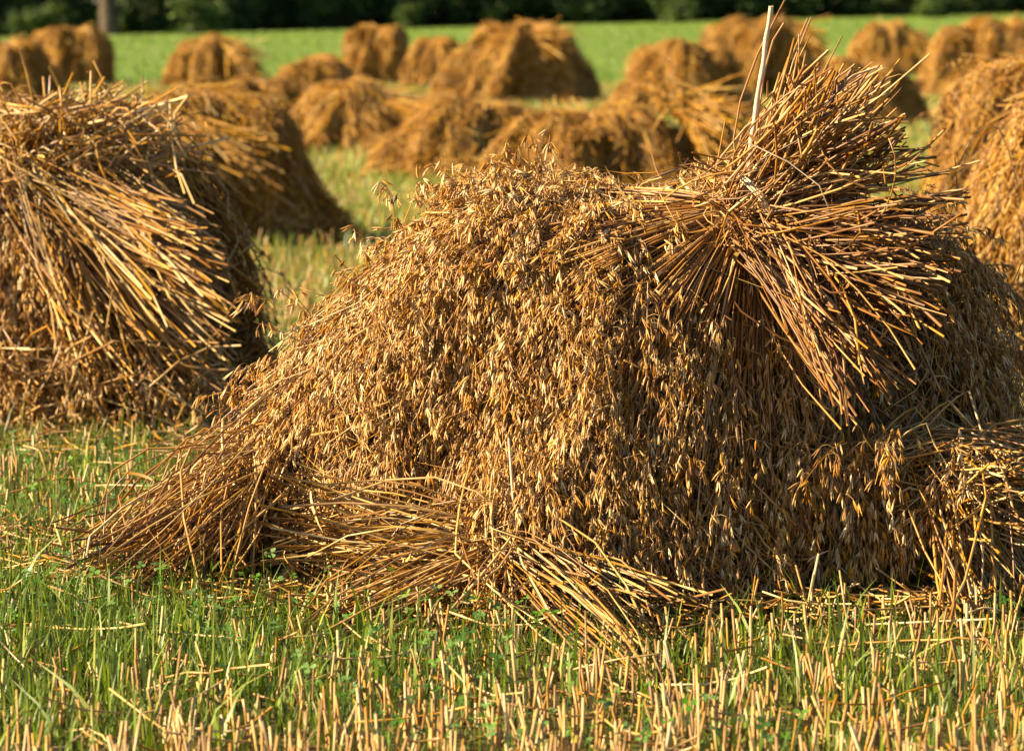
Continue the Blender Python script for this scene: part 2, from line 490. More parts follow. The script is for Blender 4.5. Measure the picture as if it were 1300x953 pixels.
    st.build('head_stalks', 'straw', root)

    # ---- cap sheaf: butts fanned up and right, heads draped left and down the face
    def polar_tips(B, n, a0, a1, r0, r1, y0, y1):
        a = R(1) * clump(n, 13, a0, a1, 2.2); r = rng.uniform(r0, r1, n) * (1 + .08 * np.sin(a * 9 + 1)) * np.interp(a, [0, .7, 1.05, 1.3], [1, .98, .93, .88])
        px = B[0] + r * np.cos(a); py = B[1] - r * np.sin(a)
        yy = rng.uniform(y0, y1, n)
        return np.array([at(x, y, q) for x, y, q in zip(px, py, yy)])

    TT, UU = np.meshgrid(np.linspace(-math.pi * 1.02, .05, 260), np.linspace(.02, 1, 130))
    SP = mo.S(TT, UU).reshape(-1, 3); dv = SP - np.array([0, 0, CAM_H]); cc, ss = math.cos(PITCH), math.sin(PITCH)
    dep = dv[:, 1] * cc - dv[:, 2] * ss
    SX = 650 + FPX * dv[:, 0] / dep; SY = 476.5 - FPX * (dv[:, 1] * ss + dv[:, 2] * cc) / dep

    def front(px, py):
        """depth of the face of the stook"""
        d2 = (SX - px) ** 2 + (SY - py) ** 2
        k = d2 < max(140, d2.min() * 1.2)
        return SP[k, 1].min()

    def draped(Bp, By, n, a0, a1, r0, r1, off, k=8):
        """straws that spread from the binding over the ridge and down the face"""
        a = R(1) * clump(n, 16, a0, a1, 3.2); r = rng.uniform(r0, r1, n) * np.interp(a, [R(180), R(215), R(270)], [.75, 1, 1])
        out = np.zeros((n, k, 3))
        for q in range(n):
            o = rng.uniform(*off); sag = rng.uniform(.0, .12); ww = rng.normal(0, 7)
            for m, t in enumerate(np.linspace(.1, 1, k)):
                px = Bp[0] + r[q] * math.cos(a[q]) * t * (1 - sag * t) + ww * math.sin(3 * t); py = Bp[1] - r[q] * math.sin(a[q]) * t + sag * r[q] * t * t * .5
                py = max(py, 246 - 8 * t)
                out[q, m] = at(px, py, (front(px, py) - o) * min(1, t * 2.2) + By * (1 - min(1, t * 2.2)))
        return out
    c = MB(); ch = MB(); cs = MB()
    Bpx = (948, 258); B = at(*Bpx, 7.10)
    n = 370
    tips = polar_tips(Bpx, n, 10, 74, 120, 252, 6.88, 7.40)
    far = (tips[:, 2] > 1.06); tips[far] = B + (tips[far] - B) * .9
    hp = draped(Bpx, 7.10, n, 172, 268, 150, 400, (.03, .085))
    FP = fan(c, tips, B, None, heads_path=hp, spread=.034, bow=.024, rad=.0026)
    # odd long straws
    tp = polar_tips(Bpx, 16, 0, 80, 220, 310, 6.9, 7.3)
    fan(c, tp, B + np.array([.0, 0, 0]), B + rng.normal(0, .06, (16, 3)) + np.array([-.1, .02, -.02]), spread=.05, bow=.03, rad=.0026, rlo=.5)
    # bent and crossing straws
    n2 = 60
    p = FP[rng.integers(0, n, n2), rng.integers(0, 5, n2)]; d = unit(FP[rng.integers(0, n, n2), 0] - B + .12 * rng.normal(size=(n2, 3)) * np.array([1, .4, 1]))
    tt = np.linspace(-.5, .5, 5)[None, :, None]
    c.tubes(p[:, None] + d[:, None] * rng.uniform(.08, .25, (n2, 1, 1)) * tt + rng.normal(0, .03, (n2, 1, 3)) * tt ** 2 * 4, .0018, rng.uniform(.4, 1, n2))
    curls(c, FP[rng.integers(0, n, 190), rng.integers(1, 8, 190)], .07, .0038)
    cap = c.build('cap_sheaf', 'straw_red', root)
    e = hp[:, -1]; sel = rng.random(n) < .25; e = hp[np.arange(n), rng.integers(6, 8, n)]; sel &= e[:, 2] < .60; e = e[sel]
    hang_panicles(ch, e + np.array([0, -.01, .06]), unit(np.array([-.1, -.15, -1.]) + rng.normal(0, .2, e.shape)), np.tile([0., -1, .1], (len(e), 1)), 18, .18, .027, HUSK, cs)
    tag(ch.build('oat_heads', 'heads', cap))
    cs.build('head_stalks', 'straw', cap)
    w = MB(); ring(w, B + np.array([.01, -.005, .01]), tips.mean(0) - B, .085, .0022, 3)
    P = np.array([at(935, 178, 6.95), at(960, 186, 6.93), at(1000, 205, 6.92), at(1040, 235, 6.92), at(1063, 290, 6.94)])
    w.tubes(P[None], .0013, np.array([.9]))
    w.build('twine', 'twine', cap)

    # ---- the sheaf under it, butts fanned down to the right
    c = MB(); ch = MB(); cs = MB()
    Bpx = (968, 290); B = at(*Bpx, 7.07)
    n = 350
    a = clump(n, 15, -68, 9, 1.8); rr = rng.uniform(120, 268, n) + 12 * (a < -25)
    yy = rng.uniform(6.88, 7.06, n) - .08 * sstep(10, 60, -a)
    tips = np.array([at(Bpx[0] + r_ * math.cos(R(q)), Bpx[1] - r_ * math.sin(R(q)), v) for r_, q, v in zip(rr, a, yy)])
    hp = draped(Bpx, 7.07, n, 225, 292, 120, 400, (.0, .05))
    FP = fan(c, tips, B, None, heads_path=hp, spread=.034, bow=.024, rad=.0025, rlo=.0)
    curls(c, FP[rng.integers(0, n, 110), rng.integers(1, 8, 110)], .07, .0035)
    lo = c.build('sheaf', 'straw_red', root)
    lo['label'] = 'sheaf with golden cut ends fanned down to the right under the cap'
    e = hp[np.arange(n), rng.integers(6, 8, n)]; e = e[(rng.random(n) < .2) & (e[:, 2] < .5)]
    hang_panicles(ch, e + np.array([0, -.01, .06]), unit(np.array([0, -.15, -1.]) + rng.normal(0, .2, e.shape)), np.tile([0., -1, .1], (len(e), 1)), 18, .18, .027, HUSK, cs)
    ch.build('oat_heads', 'heads', lo); cs.build('head_stalks', 'straw', lo)

    # ---- sheaf lying along the foot in front, bound by a grass band
    c = MB(); Bpx = (652, 700); B = at(*Bpx, 6.90)
    n = 640
    side = rng.random(n) < .56
    a = np.where(side, clump(n, 9, 164, 204, 1.5), clump(n, 9, -47, -12, 2.2)); a = np.where(rng.random(n) < .2, rng.uniform(200, 330, n), a)
    rr = np.where(side, rng.uniform(120, 330, n), rng.uniform(90, 280, n)); rr = np.where((a > 205) & (a < 330), rng.uniform(50, 130, n), rr)
    tips = []
    for q, r_ in zip(a, rr):
        px, py = Bpx[0] + r_ * math.cos(R(q)), Bpx[1] - r_ * math.sin(R(q))
        g = ground_y(max(py, 640)) - .02
        tips.append(at(px, py, min(rng.uniform(6.6, 6.95) + (.3 if px < 560 else 0), g)))
    tips = np.array(tips)
    tE = rng.uniform(R(-128), R(-98), n); uE = rng.uniform(.66, .9, n)
    heads = mo.S(tE, uE, .015)
    fan(c, tips, B, heads, ctrl=B + np.array([0, .1, .1]), spread=.04, bow=.03, rad=.0022, rlo=.05)
    curls(c, B + rng.normal(0, 1, (90, 3)) * np.array([.2, .06, .05]), .08, .003)
    fs = c.build('sheaf', 'straw', root)
    fs['label'] = 'sheaf lying at the foot in front with its straw splayed both ways'
    ch = MB(); cs = MB(); e = np.concatenate([heads[rng.random(n) < .6], (heads * .5 + B * .5)[rng.random(n) < .25] + np.array([0, -.04, 0])])
    hang_panicles(ch, e + np.array([0, -.03, .04]), unit(np.array([0, -.2, -1.]) + rng.normal(0, .3, e.shape)), np.tile([0., -1, .1], (len(e), 1)), 14, .15, .026, HUSK, cs)
    ch.build('oat_heads', 'heads', fs); cs.build('head_stalks', 'straw', fs)
    w = MB(); ring(w, B + np.array([0, -.03, .0]), [1, 0, .3], .05, .003, 2); w.build('twine', 'twine', fs)

    # ---- sheaf leaning out at the left foot
    c = MB(); B = at(350, 585, 7.38)
    n = 340
    tips = np.array([at(x, y, q) for x, y, q in zip(rng.uniform(105, 290, n), rng.uniform(645, 735, n), rng.uniform(6.95, 7.35, n))])
    tips = np.array([at(95 + k * 215, 700 + j * 45 - 20 * (1 - k), min(7.3 - .35 * j, ground_y(700 + j * 45 - 20 * (1 - k)))) for k, j in zip(rng.random(n) ** 1.3, rng.random(n))])
    tips = B + (tips - B) * np.where(rng.random(n) < .4, rng.uniform(.6, 1, n), rng.uniform(.9, 1.06, n))[:, None] + rng.normal(0, .02, (n, 3))
    heads = mo.S(rng.uniform(R(-168), R(-145), n), rng.uniform(.46, .66, n), -.01)
    fan(c, tips, B, heads, ctrl=B + np.array([.06, 0, .06]), spread=.05, bow=.05, rad=.0022, rlo=.0, rhi=.95)
    curls(c, tips[::3] * .5 + B * .5 + rng.normal(0, .05, (len(tips[::3]), 3)), .08, .003)
    n2 = 46
    p = np.array([at(x, y, ground_y(y) - .02) for x, y in zip(rng.uniform(60, 290, n2), rng.uniform(690, 750, n2))]); p[:, 2] = rng.uniform(.01, .08, n2)
    d = unit(rng.normal(size=(n2, 3)) * np.array([1, .6, .35]) + np.array([.4, 0, .2]))
    tt = np.linspace(-.5, .5, 4)[None, :, None]
    P = p[:, None] + d[:, None] * rng.uniform(.1, .35, (n2, 1, 1)) * tt; P[..., 2] = np.maximum(P[..., 2], .01)
    c.tubes(P, .0024, rng.uniform(.2, 1, n2))
    ls = c.build('sheaf', 'straw', root); ls['label'] = 'reddish sheaf leaning out at the left foot'
    ch = MB(); cs = MB(); w_ = rng.random((n, 1)) ** 1.2
    e = np.where(rng.random((n, 1)) < .6, heads * (1 - w_) + B * w_, B + (tips - B) * w_ * .45)[rng.random(n) < .42] + np.array([-.01, -.05, .03])
    hang_panicles(ch, e, unit(np.array([-.35, -.3, -.8]) + rng.normal(0, .3, e.shape)), np.tile([-.5, -.8, .2], (len(e), 1)), 20, .16, .0265, HUSK, cs)
    ch.build('oat_heads', 'heads', ls); cs.build('head_stalks', 'straw', ls)

    # ---- sheaf at the right foot
    c = MB(); Bpx = (1185, 590); B = at(*Bpx, 7.10)
    n = 460
    a = clump(n, 13, -88, 4, 2.5); rr = rng.uniform(70, 225, n)
    tips = []
    for q, r_ in zip(a, rr):
        px, py = Bpx[0] + r_ * math.cos(R(q)), Bpx[1] - r_ * math.sin(R(q))
        tips.append(at(px, py, min(rng.uniform(6.86, 7.12), ground_y(max(py, 600)) - .01)))
    tips = np.array(tips)
    hx = rng.uniform(985, 1140, n); hy = rng.uniform(560, 730, n)
    heads = np.array([at(x, y, min(q, ground_y(y) - .02)) for x, y, q in zip(hx, hy, rng.uniform(6.97, 7.13, n))])
    fan(c, tips, B, heads, ctrl=B + np.array([-.05, -.01, -.01]), spread=.045, bow=.03, rad=.0025)
    rs = c.build('sheaf', 'straw', root); rs['label'] = 'sheaf at the right foot with straw spread to the right'
    ch = MB(); cs = MB(); e = np.concatenate([heads[rng.random(n) < .22], (heads * .6 + B * .4)[rng.random(n) < .1], tips[rng.random(n) < .1] * .4 + B * .6])
    hang_panicles(ch, e + np.array([0, -.03, .04]), unit(np.array([-.2, -.2, -.9]) + rng.normal(0, .35, e.shape)), np.tile([0., -1, .1], (len(e), 1)), 14, .13, .029, HUSK, cs)
    ch.build('oat_heads', 'heads', rs); cs.build('head_stalks', 'straw', rs)

    # ---- the stake
    k = MB()
    pts = np.array([at(979, 8, 7.02), at(973, 50, 7.03), at(966, 100, 7.04), at(958, 150, 7.05), at(953, 195, 7.06), at(949, 240, 7.08), at(946, 300, 7.12)])
    pts = np.concatenate([pts, [[pts[-1][0] - .02, 7.2, .3], [pts[-1][0] - .03, 7.28, -.05]]])
    t = np.linspace(0, 1, 40); ti = np.linspace(0, 1, len(pts))
    P = np.stack([np.interp(t, ti, pts[:, i]) for i in range(3)], -1)
    P[:, 0] += .0008 * np.sin(t * 38); 
    k.tubes(P[None], (.0044 + .0022 * t + .0006 * np.sin(t * 60))[None], np.array([.7]), sides=8)
    kk = MB(); 
    o = k.build('wooden_stake', 'wood'); tag(o, 'thin pale barkless stake standing upright in the cap sheaf of the foreground stook', 'stake')
    k = MB()
    P = np.array([at(646, 556, 6.90), at(649, 600, 6.88), at(652, 640, 6.87), at(655, 688, 6.86), at(657, 735, 6.88)])
    k.tubes(P[None], .0024, np.array([.7]), sides=6)
    o = k.build('thin_stick', 'wood'); tag(o, 'thin bleached stick standing upright against the foot of the foreground stook', 'stick')
    return mo


MAIN = main_stook()


# ================================================================== OTHER STOOKS
ROUND = [(1, 0), (.99, .16), (.955, .32), (.87, .48), (.72, .62), (.5, .76), (.25, .89), (0, 1.0)]
BOXY = [(1, 0), (.992, .4), (.97, .6), (.90, .74), (.72, .83), (.45, .90), (.2, .96), (0, 1.03)]


def stook(label, xl, xr, ax, top, base, box=.3, cap=None, dens=1.0, depth=.8, big=False, heads=1.0, seed=1, depth_y=None, n=1.95, lob=.14):
    """xl, xr, ax: left, right and ridge; top, base: heights, as surveyed from the photograph"""
    yf = ground_y(base) if depth_y is None else depth_y
    W0 = (xr - xl) / FPX * yf
    cy = yf + W0 * .5 * depth
    xa = at(ax, top, cy); z0 = float(gz(xa[0], cy)); H = xa[2] - z0
    a = at(xl, base, cy)[0]; b = at(xr, base, cy)[0]; hw = (b - a) / 2
    rows = []
    for (z, r1), (z2, r2) in zip(ROUND, BOXY):
        zz = z * (1 - box) + z2 * box; r = r1 * (1 - box) + r2 * box
        mid = xa[0] + ((a + b) / 2 - xa[0]) * (1 - zz) * 1.0
        # side extents run from the ridge to the foot
        l = xa[0] - (xa[0] - a) * r; q = xa[0] + (b - xa[0]) * r
        rows.append([zz * H + z0, l, q, cy - hw * depth * r, cy + hw * depth * r, (l + q) / 2, cy])
    mo = Mound(rows, n, lob, seed, .0 if big else .034)
    root = empty('oat_stook', (xa[0], cy, z0), label, 'oat stook', STOOKS)
    ppm = 3640 / cy                       # pixels to a metre
    area = (b - a) * H * 3
    rad = max(.0026, .55 / ppm)
    ns = int(np.clip(area * dens * 2200 * (.0032 / rad) ** 1.0, 900, 5200))
    k = 5 if not big else 6
    s = MB(); mo.core(s, .05, 48, 18)
    mo.strands(s, int(ns * .75), .38, rad, k=k, off=(-.04, .01), lift=.02, sides=3, rlo=.0, rhi=.9)
    mo.strands(s, int(ns * .45), .22, rad * .8, k=4, off=(-.005, .03), lift=.035, sides=3, rlo=.1, rhi=1, wander=.45)
    s.build('draped_straw', 'far_straw', root)
    size = max(.027, 2.2 / ppm)
    nh = int(np.clip(area * 210 * heads * (.027 / size) ** 1.6, 40, 900))
    h = MB()
    mo.panicles(h, nh, 14, L=.2, size=size, tmpl=HUSK_FAR if not big else HUSK, spread=max(.04, size * 1.3), uhi=.95, off=(-.01, .03), rlo=0, rhi=.85)
    h.build('oat_heads', 'far_straw' if not big else 'heads', root)
    if cap:
        for (bx, by, tx, ty, spr, num) in cap:
            c = MB(); yb = cy - hw * depth * .45
            B = at(bx, by, yb); tc_ = at(tx, ty, yb - .12)
            ln = np.linalg.norm(tc_ - B)
            tips = B + (tc_ - B) * rng.uniform(.7, 1.08, (num, 1)) + rng.normal(0, spr, (num, 3)) * ln
            tips[:, 2] = np.maximum(tips[:, 2], z0 + .02)
            dirx = np.sign(B[0] - tc_[0])
            th = rng.uniform(R(-150), R(-90), num) if dirx < 0 else rng.uniform(R(-90), R(-30), num)
            hd = mo.S(th, rng.uniform(.4, .85, num) if seed != 13 else rng.uniform(.08, .3, num), .05)
            if seed == 13: hd = B + (B - tc_) * rng.uniform(.15, .5, (num, 1)) + rng.normal(0, .05, (num, 3))
            fan(c, tips, B, hd, ctrl=B + (B - tc_) * (.4 if seed != 13 else .1) + np.array([0, -.03, .02]), rad=rad * (1.6 if cy < 32 else 1.2), spread=.035, bow=.02, sides=3 if not big else 4, kb=4, kh=5, rlo=.25, rhi=1)
            co = c.build('cap_sheaf', 'far_straw', root)
            w = MB(); ring(w, B, tc_ - B, .09, max(.0025, rad * .8)); w.build('twine', 'twine', co)
    return mo, root


stook('distant stook cut off by the left edge of the photo, its right half in shadow', -60, 78, 5, 53, 152, .35, seed=2)
stook('boxy flat-topped distant stook behind the straw tips of the left foreground stook', 38, 140, 95, 38, 110, .95, seed=3)
stook('distant stook with a cap sheaf tilted up at its right, alone on green at left', 213, 322, 262, 52, 112, .6, cap=[(284, 54, 316, 86, .3, 220)], seed=4)
stook('low rounded stook just behind the twin-peaked mid-distance stook left of centre', 343, 465, 400, 74, 152, .35, seed=5)
stook('mid-distance stook left of centre with a shaded bundle jutting out at its right', 368, 545, 440, 106, 194, .1, cap=[(470, 122, 556, 156, .16, 240)], seed=6)
stook('stook with a black shaded right end, half hidden by the near stook at left', 262, 398, 318, 104, 186, .6, seed=7)
stook('near stook with straw fanned to the right, directly behind the left foreground stook', 130, 418, 235, 116, 312, .25, cap=[(205, 150, 320, 215, .16, 260), (215, 150, 285, 215, .2, 160)], dens=1.2, seed=8)
stook('upright square-shouldered distant stook, the leftmost of the pair left of the tallest distant stook', 432, 520, 478, 36, 109, 1.0, seed=9)
stook('small round distant stook touching the left flank of the tallest distant stook', 512, 602, 548, 50, 112, .4, seed=10)
stook('tall bell-shaped distant stook in the middle with a tuft on its peak', 556, 742, 675, 32, 131, .35, cap=[(672, 46, 708, 58, .42, 160)], seed=11)
stook('low slumped stook in the middle whose right end meets the dark-sided stook', 480, 700, 605, 131, 228, .35, seed=12)
stook('low broad stook with deep shade on its right half, behind the foreground ridge', 622, 900, 745, 147, 275, .75, cap=[(862, 130, 930, 172, .28, 420)], dens=1.4, heads=.9, seed=13)
stook('distant stook with a dark right flank, left of the stake', 780, 950, 872, 56, 146, .25, seed=14)
stook('long high distant stook rising behind the stake', 868, 1040, 985, 27, 124, .7, cap=[(1000, 40, 1034, 66, .3, 220)], seed=15)
stook('farthest small stook at right, split by a dark cleft with a cap tilted right', 1085, 1175, 1122, 31, 97, .75, cap=[(1146, 42, 1172, 68, .3, 220)], seed=16)
stook('broad peaked distant stook at the top right corner', 1160, 1350, 1262, 28, 124, .3, seed=17)
stook('rounded stook in shadow half hidden behind the cap sheaf tips', 1030, 1168, 1085, 80, 158, .45, seed=18)
stook('tall near stook cut off by the right edge, rising behind a lower one', 1160, 1540, 1335, 76, 395, .4, dens=1.1, big=True, seed=19)
stook('lower stook at the right edge, nearest behind the foreground stook', 1192, 1600, 1390, 128, 500, .35, dens=1.1, big=True, seed=21)


def left_stook():
    mo, root = stook('near stook cut off by the left edge, its straw fanning down to the right', -240, 325, 118, 160, 545, .0, big=True, dens=1.0, heads=1.3, seed=20)
    cy = float(root.location.y)
    yb = 10.15
    # wide fan of straw from the crown down to the right
    c = MB(); n = 700; B = at(22, 195, yb)
    a = clump(n, 17, -76, -18, 1.3); r_ = np.interp(a, [-75, -60, -45, -28, -8], [290, 440, 400, 310, 230]) * rng.uniform(.55, 1.0, n)
    tips = np.array([at(22 + r1 * math.cos(R(q)), 195 - r1 * math.sin(R(q)), v) for q, r1, v in zip(a, r_, rng.uniform(9.72, 10.1, n))])
    tips[:, 2] = np.maximum(tips[:, 2], .03)
    hd = B + rng.normal(0, 1, (n, 3)) * np.array([.14, .08, .04]) + np.array([-.16, 0, -.03])
    fan(c, tips, B, hd, ctrl=B + np.array([-.06, 0, .03]), rad=.0028, spread=.075, bow=.02, rlo=.05)
    o = c.build('sheaf', 'straw', root); o['label'] = 'sheaf fanned down the right flank'
    # the jumble of butts on the crown
    c = MB(); n = 520; B = at(30, 225, 10.2)
    a = clump(n, 14, -12, 122, 4); r_ = np.interp(a, [-10, 4, 32, 41, 62, 90, 125], [210, 205, 188, 186, 132, 92, 60]) * rng.uniform(.5, 1, n)
    tips = np.array([at(30 + r1 * math.cos(R(q)), 225 - r1 * math.sin(R(q)), v) for q, r1, v in zip(a, r_, rng.uniform(9.9, 10.6, n))])
    hd = np.array([at(x, y, 9.98) for x, y in zip(rng.uniform(-60, 90, n), rng.uniform(300, 470, n))])
    fan(c, tips, B, hd, ctrl=B + np.array([-.05, -.12, .0]), rad=.0027, spread=.07, bow=.04, rlo=.0)
    ch = MB(); e = hd[rng.random(n) < .5] + np.array([0, -.05, .05])
    hang_panicles(ch, e, unit(np.array([0, -.15, -1.]) + rng.normal(0, .2, e.shape)), np.tile([0., -1, .1], (len(e), 1)), 16, .2, .03)
    n2 = 190
    p = at(128, 172, 10.05) + np.clip(rng.normal(0, 1, (n2, 3)), -1.5, 1.5) * np.array([.14, .08, .055]); d = unit(rng.normal(size=(n2, 3)) * np.array([1, .5, .5]) + np.array([.5, 0, .1]))
    tt = np.linspace(-.5, .5, 4)[None, :, None]
    c.tubes(p[:, None] + d[:, None] * rng.uniform(.1, .3, (n2, 1, 1)) * tt + rng.normal(0, .02, (n2, 1, 3)) * tt ** 2 * 4, .003, rng.uniform(.3, 1, n2))
    P = np.array([[at(25, 62, 10.0), at(35, 95, 10.02), at(45, 140, 10.05)], [at(62, 85, 10), at(100, 160, 10.02), at(170, 290, 10.0)], [at(240, 122, 9.95), at(180, 140, 9.98), at(110, 158, 10.0)]])
    c.tubes(P, .004, np.array([.8, .9, .95]))
    curls(c, at(100, 195, 10.0) + np.clip(rng.normal(0, 1, (80, 3)), -1.4, 1.4) * np.array([.15, .08, .07]), .08, .004)
    cp = c.build('cap_sheaf', 'straw', root); ch.build('oat_heads', 'heads', cp)
    # trampled heads and straw at the foot
    c = MB(); n = 420
    p = np.array([at(x, y, 10.0) for x, y in zip(rng.uniform(-40, 270, n), rng.uniform(420, 540, n))]); p[:, 1] = rng.uniform(9.75, 10.05, n)
    d = unit(rng.normal(size=(n, 3)) * np.array([1, .5, .7]) + np.array([.2, 0, -.5]))
    P = p[:, None] + d[:, None] * rng.uniform(.1, .32, (n, 1, 1)) * tt + rng.normal(0, .03, (n, 1, 3)) * tt ** 2 * 4; P[..., 2] = np.maximum(P[..., 2], .01)
    c.tubes(P, .0026, rng.uniform(.2, 1, n))
    o = c.build('sheaf', 'straw', root); o['label'] = 'crushed sheaf spilling over the stubble at the foot'
    h = MB(); e = p[rng.random(n) < .4]
    hang_panicles(h, e, unit(np.array([.2, -.4, -.7]) + rng.normal(0, .4, e.shape)), np.tile([0., -1, .1], (len(e), 1)), 12, .16, .028)
    h.build('oat_heads', 'heads', o)


left_stook()


# ================================================================== GROUND, STUBBLE, GRASS
def ground():
    xs = np.concatenate([np.linspace(-900, -70, 12), np.linspace(-60, 60, 61), np.linspace(70, 900, 12)])
    ys = np.concatenate([np.linspace(-60, 0, 5), np.linspace(2, 14, 40), np.linspace(15, 240, 90), np.linspace(260, 1500, 14)])
    X, Y = np.meshgrid(xs, ys); Z = gz(X, Y)
    nx = len(xs); i, j = np.meshgrid(np.arange(len(ys) - 1), np.arange(nx - 1), indexing='ij')
    Q = np.stack([i * nx + j, i * nx + j + 1, (i + 1) * nx + j + 1, (i + 1) * nx + j], -1)
    g = MB(); g.add(np.stack([X, Y, Z], -1), Q, np.zeros(X.size))
    tag(g.build('ground', 'ground'), kind='structure')


ground()


def scatter(n, y0, y1, power=1.0, margin=.12):
    """points inside the wedge of field that can be seen, denser nearby for power > 1"""
    y = y0 + (y1 - y0) * rng.random(n) ** power
    half = 650 / FPX * y + margin * (1 + y * .03)
    return rng.uniform(-1, 1, n) * half * 1.06, y


def greenness(x, y):
    g = .5 + .55 * noise2(x, y, 3, 2.2, 4)
    g = g + np.clip((-.15 - x) * .55, -.2, .35) * (y < 9)     # lusher at the left
    return np.clip(g, 0, 1)


def blades(mb, x, y, h, w, rlo, rhi, lean=.35, k=4):
    n = len(x); z = gz(x, y)
    az = rng.uniform(0, TAU, n); ln = np.abs(rng.normal(0, lean, n))
    t = np.linspace(0, 1, k)[None]
    out = (ln * h)[:, None] * t ** 2
    P = np.stack([x[:, None] + np.cos(az)[:, None] * out, y[:, None] + np.sin(az)[:, None] * out, z[:, None] + h[:, None] * (t - .12 * ln[:, None] * t ** 2)], -1)
    ref = np.stack([np.cos(az + rng.normal(0, .6, n)), np.sin(az), np.zeros(n)], -1)[:, None]
    mb.ribbons(P, w[:, None] * np.array([.8, 1, .7, .06])[None] if k == 4 else w[:, None] * np.array([1, .8, .08])[None], rng.uniform(rlo, rhi, n), ref)


def stubs(mb, x, y, h, r, sides=4, rlo=.1, rhi=1):
    n = len(x); z = gz(x, y)
    d = np.stack([rng.normal(0, .10, n), rng.normal(0, .10, n), np.ones(n)], -1)
    t = np.array([0, .5, 1.])[None, :, None]
    P = np.stack([x, y, z - .01], -1)[:, None] + d[:, None] * h[:, None, None] * t + rng.normal(0, .004, (n, 3, 3))
    mb.tubes(P, r[:, None] * np.ones((1, 3)), rng.uniform(rlo, rhi, n), sides=sides)


def field():
    st = MB(); gr = MB(); lit = MB()
    # --- near stubble in drilled rows (rows run slightly across the view)
    x, y = scatter(11500, 5.2, 15, 1.25)
    row = .125; ca, sa = math.cos(.25), math.sin(.25)
    u, v = x * ca + y * sa, -x * sa + y * ca
    u = np.round(u / row) * row + rng.normal(0, .018, len(u))
    tuft = np.round(v / .055) * .055 + rng.normal(0, .014, len(v))
    x, y = u * ca - tuft * sa, u * sa + tuft * ca
    keep = (rng.random(len(x)) < .86 - .6 * greenness(x, y)) & (y > 4.9)
    x, y = x[keep], y[keep]; n = len(x)
    hh = rng.uniform(.04, .115, n) * (1 - .25 * greenness(x, y)) * np.where(rng.random(n) < .06, 1.5, 1)
    stubs(st, x, y, hh, rng.uniform(.0018, .0033, n), 4, .0, 1)
    # --- middle and far stubble
    x, y = scatter(17000, 14, 62, 1.35); keep = rng.random(len(x)) < .9 - .55 * greenness(x * .5, y * .5)
    x, y = x[keep], y[keep]; n = len(x)
    stubs(st, x, y, rng.uniform(.04, .11, n), np.maximum(rng.uniform(.0025, .004, n), y * .00014), 3, .1, .95)
    tag(st.build('stubble', 'stub'), 'rows of short cut straw stubble standing all over the field', 'stubble', kind='stuff')
    # --- near grass
    x, y = scatter(85000, 5.2, 15, 1.3); g = greenness(x, y)
    keep = rng.random(len(x)) < .3 + .7 * g ** 1.3; x, y, g = x[keep], y[keep], g[keep]; n = len(x)
    blades(gr, x, y, rng.uniform(.018, .07, n) * (.6 + .7 * g) * np.where(rng.random(n) < .05, 1.9, 1), rng.uniform(.0013, .0028, n), 0, .85)
    x, y = scatter(1500, 5.3, 7.2); g = greenness(x, y); keep = rng.random(len(x)) < g; x, y = x[keep], y[keep]; n = len(x)
    blades(gr, x, y, rng.uniform(.06, .14, n), rng.uniform(.002, .0038, n), .2, .85, .5)
    x, y = scatter(60000, 14, 62, 1.3); g = greenness(x * .5, y * .5); keep = rng.random(len(x)) < .2 + .8 * g; x, y = x[keep], y[keep]; n = len(x)
    blades(gr, x, y, rng.uniform(.04, .11, n), np.maximum(.003, y * .00022), .1, 1, .5, 3)
    x, y = scatter(30000, 62, 168, 1.4); n = len(x)
    blades(gr, x, y, rng.uniform(.03, .07, n), y * .00022, .3, .7, .6, 3)
    tag(gr.build('grass', 'grass'), 'green grass growing up through the stubble and over the far meadow', 'grass', kind='stuff')
    # --- clover and weeds near the camera
    tv, tq = [], []
    for q in range(3):
        a = q * TAU / 3
        for (r_, w_) in ((.05, .02), (.45, .36), (.85, .40), (1.05, .12)):
            for s_ in (-1, 1):
                ca_, sa_ = math.cos(a), math.sin(a)
                tv.append((r_ * ca_ - s_ * w_ * sa_, r_ * sa_ + s_ * w_ * ca_, .12 * r_ ** 2 - .06 * abs(s_ * w_)))
        for i in range(3):
            b = q * 8 + i * 2
            tq.append((b, b + 1, b + 3, b + 2))
    tv, tq = np.array(tv), np.array(tq)
    cl = MB()
    x, y = scatter(3000, 5.3, 9.5, 1.1); k = noise2(x, y, 9, 3.4, 3) > .1; x, y = x[k], y[k]; n = len(x)
    h = rng.uniform(.03, .11, n)
    top = np.stack([x + rng.normal(0, .015, n), y + rng.normal(0, .015, n), h], -1)
    cl.stamp(tv, tq, top, unit(np.stack([rng.normal(0, .4, n), rng.normal(-.2, .4, n), np.ones(n)], -1)), rng.uniform(.006, .014, n), rng.uniform(0, 1, n))
    P = np.stack([np.stack([x, y, 0 * x], -1), (np.stack([x, y, 0 * x], -1) + top) / 2 + rng.normal(0, .005, (n, 3)), top], 1)
    cl.tubes(P, .0007, rng.uniform(0, .6, n), sides=3, cap=False)
    tag(cl.build('clover', 'clover'), 'low clover and weeds among the near stubble', 'clover', kind='stuff')
    # --- loose straw on the ground
    n = 2600; x, y = scatter(n, 5.3, 16, 1.2)
    # more of it round the feet of the two near stooks
    m = 900; a = rng.uniform(-math.pi, 0, m); q = rng.normal(1.08, .12, m)
    x[:m] = .2 + .95 * np.cos(a) * q; y[:m] = CY + .58 * np.sin(a) * q
    m2 = 420; x[m:m + m2] = rng.uniform(-1.8, -.75, m2); y[m:m + m2] = rng.uniform(9.3, 10.2, m2)
    m3 = m + m2; x[m3:m3 + 160] = rng.uniform(-1.15, -.6, 160); y[m3:m3 + 160] = rng.normal(7.75, .18, 160)
